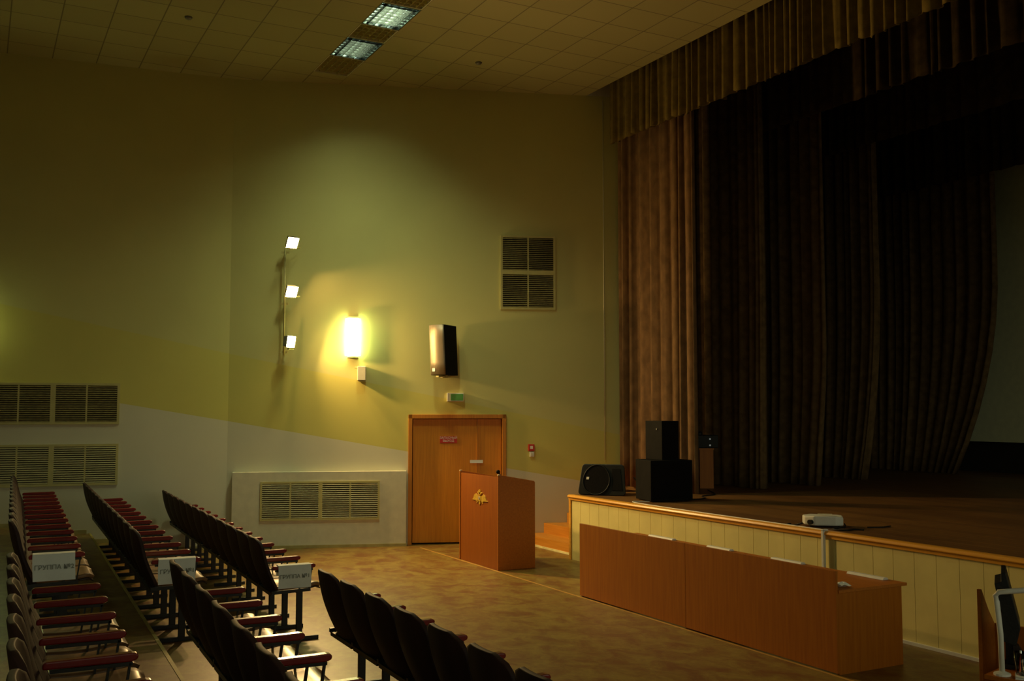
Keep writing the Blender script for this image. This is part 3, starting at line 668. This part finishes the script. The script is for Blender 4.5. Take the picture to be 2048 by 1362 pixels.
# ------------------------------------------------------------------ loudspeakers on the stage
# moulded floor monitor on its side
d1 = Vector((.673, -.740, 0)); A_M = math.atan2(d1.y, d1.x)      # local x along the front, local y away from the hall
mo = empty('stage_monitor', (7.558, 12.139, .905), A_M, 'black moulded loudspeaker lying on its side at the stage corner', 'loudspeaker')
Lm = .70
def mon_pt(x, z, back):       # front face leans back; sides taper to the back
    tp = 1 - .30 * back; cx = Lm / 2
    return (cx + (x - cx) * (1 - .12 * (z / .43)) * tp, .10 * (z / .43) + .36 * back, .02 * back + z * (1 - .18 * back))
rr = .05; out = []
for cx_, cz_, a0 in ((Lm - rr, rr, -90), (Lm - rr, .43 - rr, 0), (rr, .43 - rr, 90), (rr, rr, 180)):
    for q in range(5): t = math.radians(a0 + 22.5 * q); out.append((cx_ + rr * math.cos(t), cz_ + rr * math.sin(t)))
mb = MB(); n = len(out); rings = [0, .06, .5, 1.0]
for bk in rings: mb.v += [mon_pt(x, z, bk) for x, z in out]
mb.f = [(j * n + i, j * n + (i + 1) % n, (j + 1) * n + (i + 1) % n, (j + 1) * n + i) for j in range(len(rings) - 1) for i in range(n)] + [tuple(range(n)), tuple(range(3 * n, 4 * n))]
mb.build('cabinet', M_plast, mo, bevel=.01)
def on_face(x, z, h): p = Vector(mon_pt(x, z, 0)); return (p.x, p.y - h, p.z)
cxm, czm, Rm = .26, .215, .195
MB().prism([(cxm + Rm * math.cos(2 * PI * k / 32), czm + Rm * math.sin(2 * PI * k / 32)) for k in range(32)], on_face, -.005, .010).build('round_grille', M_mesh, mo)
ring = MB(); m_ = 40
for k in range(m_):
    t = 2 * PI * k / m_
    for rad, hh in ((Rm, .002), (Rm + .004, .016), (Rm + .016, .016), (Rm + .020, .002)): ring.v.append(on_face(cxm + rad * math.cos(t), czm + rad * math.sin(t), hh))
ring.f = [(k * 4 + j, ((k + 1) % m_) * 4 + j, ((k + 1) % m_) * 4 + j + 1, k * 4 + j + 1) for k in range(m_) for j in range(3)]
ring.build('grille_ring', M_plast, mo, smooth=True)
MB().prism([(.50, .07), (.65, .07), (.63, .37), (.50, .37)], on_face, -.005, .004).build('horn', M_black, mo)
MB().prism([(.105, .215), (.145, .215), (.145, .25), (.105, .25)], on_face, .010, .014).build('badge', M_white, mo)
# stacked black cabinets
sb = empty('subwoofer', (7.791, 10.709, .9), -math.radians(12), 'large square black loudspeaker cabinet standing on the stage', 'loudspeaker')
MB().box(0, .60, 0, .50, .012, .54).build('cabinet', M_black, sb, bevel=.008)
MB().box(.03, .57, -.006, 0, .04, .51).build('front_grille', M_mesh, sb)
for x in (.05, .55):
    for y in (.05, .45): MB().lathe([(.02, 0), (.02, .013)], (x, y, 0), 10).build('foot', M_plast, sb)
tb = empty('loudspeaker', (8.0, 10.74, 1.44), -math.radians(12), 'smaller upright black loudspeaker stacked on the large black cabinet', 'loudspeaker')
MB().prism([(0, 0), (.245, 0), (.245, .26), (.12, .40), (-.06, .40), (-.035, .22)], lambda p, q, h: (p, q, h), 0, .515).build('cabinet', M_black, tb, bevel=.006)
MB().box(.02, .225, -.005, 0, .02, .495).build('front_grille', M_mesh, tb)
MB().box(-.030, -.022, .10, .115, .40, .415).build('badge', M_white, tb)
# pedestal with device
pd = empty('pedestal', (9.98, 12.29, .9), -math.radians(28), 'narrow orange wooden pedestal standing in the gap behind the front curtain', 'pedestal')
MB().box(-.105, .105, -.09, .16, 0, .59).build('column', M_veneer, pd); MB().box(-.115, .115, -.10, .17, .59, .615).build('top', M_vend, pd)
dv = empty('stage_light', (9.98, 12.29, 1.515), -math.radians(28), 'black box with two small pale lights on the wooden pedestal', 'stage light')
MB().box(-.16, .18, -.12, .15, 0, .20).build('housing', M_plast, dv, bevel=.012)
b = MB(); b.lathe([(.05, .20), (.05, .235), (.035, .255)], (-.09, 0, 0), 14); b.build('knob', M_plast, dv)
for x, z in ((.05, .14), (.05, .045)): MB().prism([(x + .014 * math.cos(t * PI / 5), z + .014 * math.sin(t * PI / 5)) for t in range(10)], lambda p, q, h: (p, -.12 - h, q), 0, .005).build('pilot_light', M_led, dv)
# projector
pj = empty('projector', (7.56, 7.70, .9), -math.radians(40), 'white projector lying near the stage edge', 'projector')
MB().prism([(-.02, .08), (.07, 0), (.28, -.005), (.36, .03), (.375, .24), (.33, .28), (.05, .29), (-.03, .24)], lambda p, q, h: (p, q, h), .018, .105).mapped(lambda v: Vector((v.x, v.y, v.z + (.02 * math.sin(PI * max(0, min(1, v.x / .36))) if v.z > .1 else 0)))).build('housing', M_white, pj, bevel=.014, seg=3)
for x, y in ((.04, .06), (.32, .06), (.18, .25)): MB().lathe([(.012, 0), (.012, .02)], (x, y, 0), 10).build('foot', M_plast, pj)
MB().tube([(.045, .01, .055), (.02, -.02, .055)], [.024, .026], 14).build('lens', M_plast, pj)
MB().box(.12, .26, .10, .16, .124, .127).build('control_panel', M_cream, pj)
def cable(pts, r, name, m, label):
    P = [Vector(p) for p in pts]; out = []
    for i in range(len(P) - 1):
        p0, p1, p2, p3 = P[max(i - 1, 0)], P[i], P[i + 1], P[min(i + 2, len(P) - 1)]
        for k in range(6):
            t = k / 6; out.append(.5 * ((2 * p1) + (-p0 + p2) * t + (2 * p0 - 5 * p1 + 4 * p2 - p3) * t * t + (-p0 + 3 * p1 - 3 * p2 + p3) * t ** 3))
    out.append(P[-1]); tag(MB().tube(out, r, 8).build(name, m, smooth=True), label, 'cable'); return
Zc = SZ + .008
cable([(7.545, 7.75, .94), (7.52, 7.85, Zc), (7.53, 7.95, Zc), (7.60, 7.98, Zc)], .010, 'projector_lead', M_plast, 'short black lead curling from the projector lens side')
cable([(7.93, 7.55, .93), (7.88, 7.50, Zc), (7.72, 7.46, Zc), (7.62, 7.40, Zc), (7.66, 7.28, Zc), (7.80, 7.30, Zc), (7.85, 7.22, Zc)], .008, 'power_cable', M_plast, 'black cable lying on the stage beside the projector')
cable([(8.05, 7.36, Zc), (8.2, 7.30, Zc), (8.35, 7.33, Zc)], .007, 'thin_cable', M_plast, 'thin dark cable end on the stage boards past the projector')
cable([(7.80, 10.75, Zc), (7.60, 10.85, Zc), (7.53, 10.5, Zc), (7.505, 9.6, Zc), (7.502, 8.6, Zc), (7.50, 7.8, Zc), (7.50, 7.40, Zc)], .006, 'speaker_cable', M_white, 'thin pale cable laid along the front edge of the stage')
cable([(8.42, 10.70, Zc), (8.75, 10.8, Zc), (8.95, 11.1, Zc), (9.3, 11.25, Zc), (9.7, 11.9, Zc)], .008, 'floor_cable', M_plast, 'black cable trailing from the big cabinet towards the curtain')
cable([(8.25, 11.75, 1.15), (8.30, 11.6, 1.0), (8.33, 11.5, Zc), (8.2, 11.35, Zc), (8.0, 11.25, Zc)], .008, 'monitor_cable', M_plast, 'black cable hanging behind the stage corner monitor')

# ------------------------------------------------------------------ operator's desk, near right
dk = empty('operator_desk', (4.729, 3.591, 0), 0, 'orange wood desk with a sloping side panel at the near edge of view', 'desk')
A = Vector((0, 0, 0)); dv_ = Vector((.311, .082, 0)).normalized(); nr = Vector((dv_.y, -dv_.x, 0))
def dpt(p, q, h): v = dv_ * p + nr * h; return (v.x, v.y, q)
MB().prism([(0, 0), (.34, 0), (.34, .74), (.325, .78), (.10, 1.03), (.015, 1.15), (0, 1.15)], dpt, 0, .02).build('side_panel', M_vend, dk, bevel=.002)
MB().prism([(-.28, .76), (.17, .76), (.17, .78), (-.28, .78)], dpt, .14, 1.30).build('desktop', M_veneer, dk)
MB().prism([(.17, 0), (.19, 0), (.19, .95), (.17, .95)], dpt, .02, 1.30).build('back_panel', M_veneer, dk)
MB().prism([(-.28, 0), (.19, 0), (.19, .78), (-.28, .78)], dpt, 1.30, 1.32).build('side_panel', M_vend, dk)
V = Vector((-.4714, -.8792, 0)); Rr = Vector((.8814, -.4725, 0)); A_V = math.atan2(-.811, .584)
mn = empty('monitor', (4.735, 3.41, .781), A_V, 'black computer monitor seen edge-on on the desk', 'monitor')
MB().prism([(-.030, .16), (.028, .14), (.050, .23), (.010, .42), (-.008, .50), (-.030, .50), (-.030, .455), (-.062, .445), (-.050, .38), (-.035, .30)], lambda p, q, h: (p, h, q), -.16, .13).build('screen', M_plast, mn, bevel=.004)
MB().prism([(-.022, .0), (.012, .0), (.02, .17), (-.02, .18)], lambda p, q, h: (p, h, q), .02, .12).build('stand', M_plast, mn)
MB().prism([(.01, .02), (.075, .0), (.09, .025), (.04, .11), (.015, .12)], lambda p, q, h: (p, h, q), .0, .06).build('bracket', M_steel, mn)
MB().box(-.03, .10, -.05, .12, 0, .012).build('base', M_plast, mn, bevel=.004)
al = empty('tubular_arm', (4.558, 3.335, .781), A_V, 'white bent tubular arm standing in front of the dark monitor', 'arm')
MB().tube([(.004, 0, 0), (.002, 0, .20), (-.010, 0, .36), (-.016, 0, .388), (0.0, 0, .408), (.04, 0, .414), (.16, 0, .432), (.40, 0, .462)], .0135, 14).build('tube', M_white, al, smooth=True)
MB().lathe([(.04, 0), (.04, .01), (.015, .02)], (.004, 0, 0), 16).build('base', M_white, al)
ps = empty('paper_stack', (4.62, 3.26, .781), A_V, 'white papers lying on the desk under the tumbler', 'paper')
MB().box(-.035, .16, -.07, .06, 0, .006).build('sheets', M_paper, ps)
gs = empty('tumbler', (4.63, 3.275, .788), 0, 'clear glass tumbler on the papers', 'glass')
MB().lathe([(.026, 0), (.034, .11), (.032, .11), (.024, .006)], (0, 0, 0), 24).build('glass', M_glassy, gs, smooth=True)
mk = empty('marker_cap', (4.70, 3.27, .781), A_V, 'bright red plastic object standing behind the glass tumbler', 'cap')
MB().lathe([(.03, 0), (.034, .02), (.034, .10), (.026, .125), (.010, .13)], (0, 0, 0), 20).build('body', M_red, mk, smooth=True)
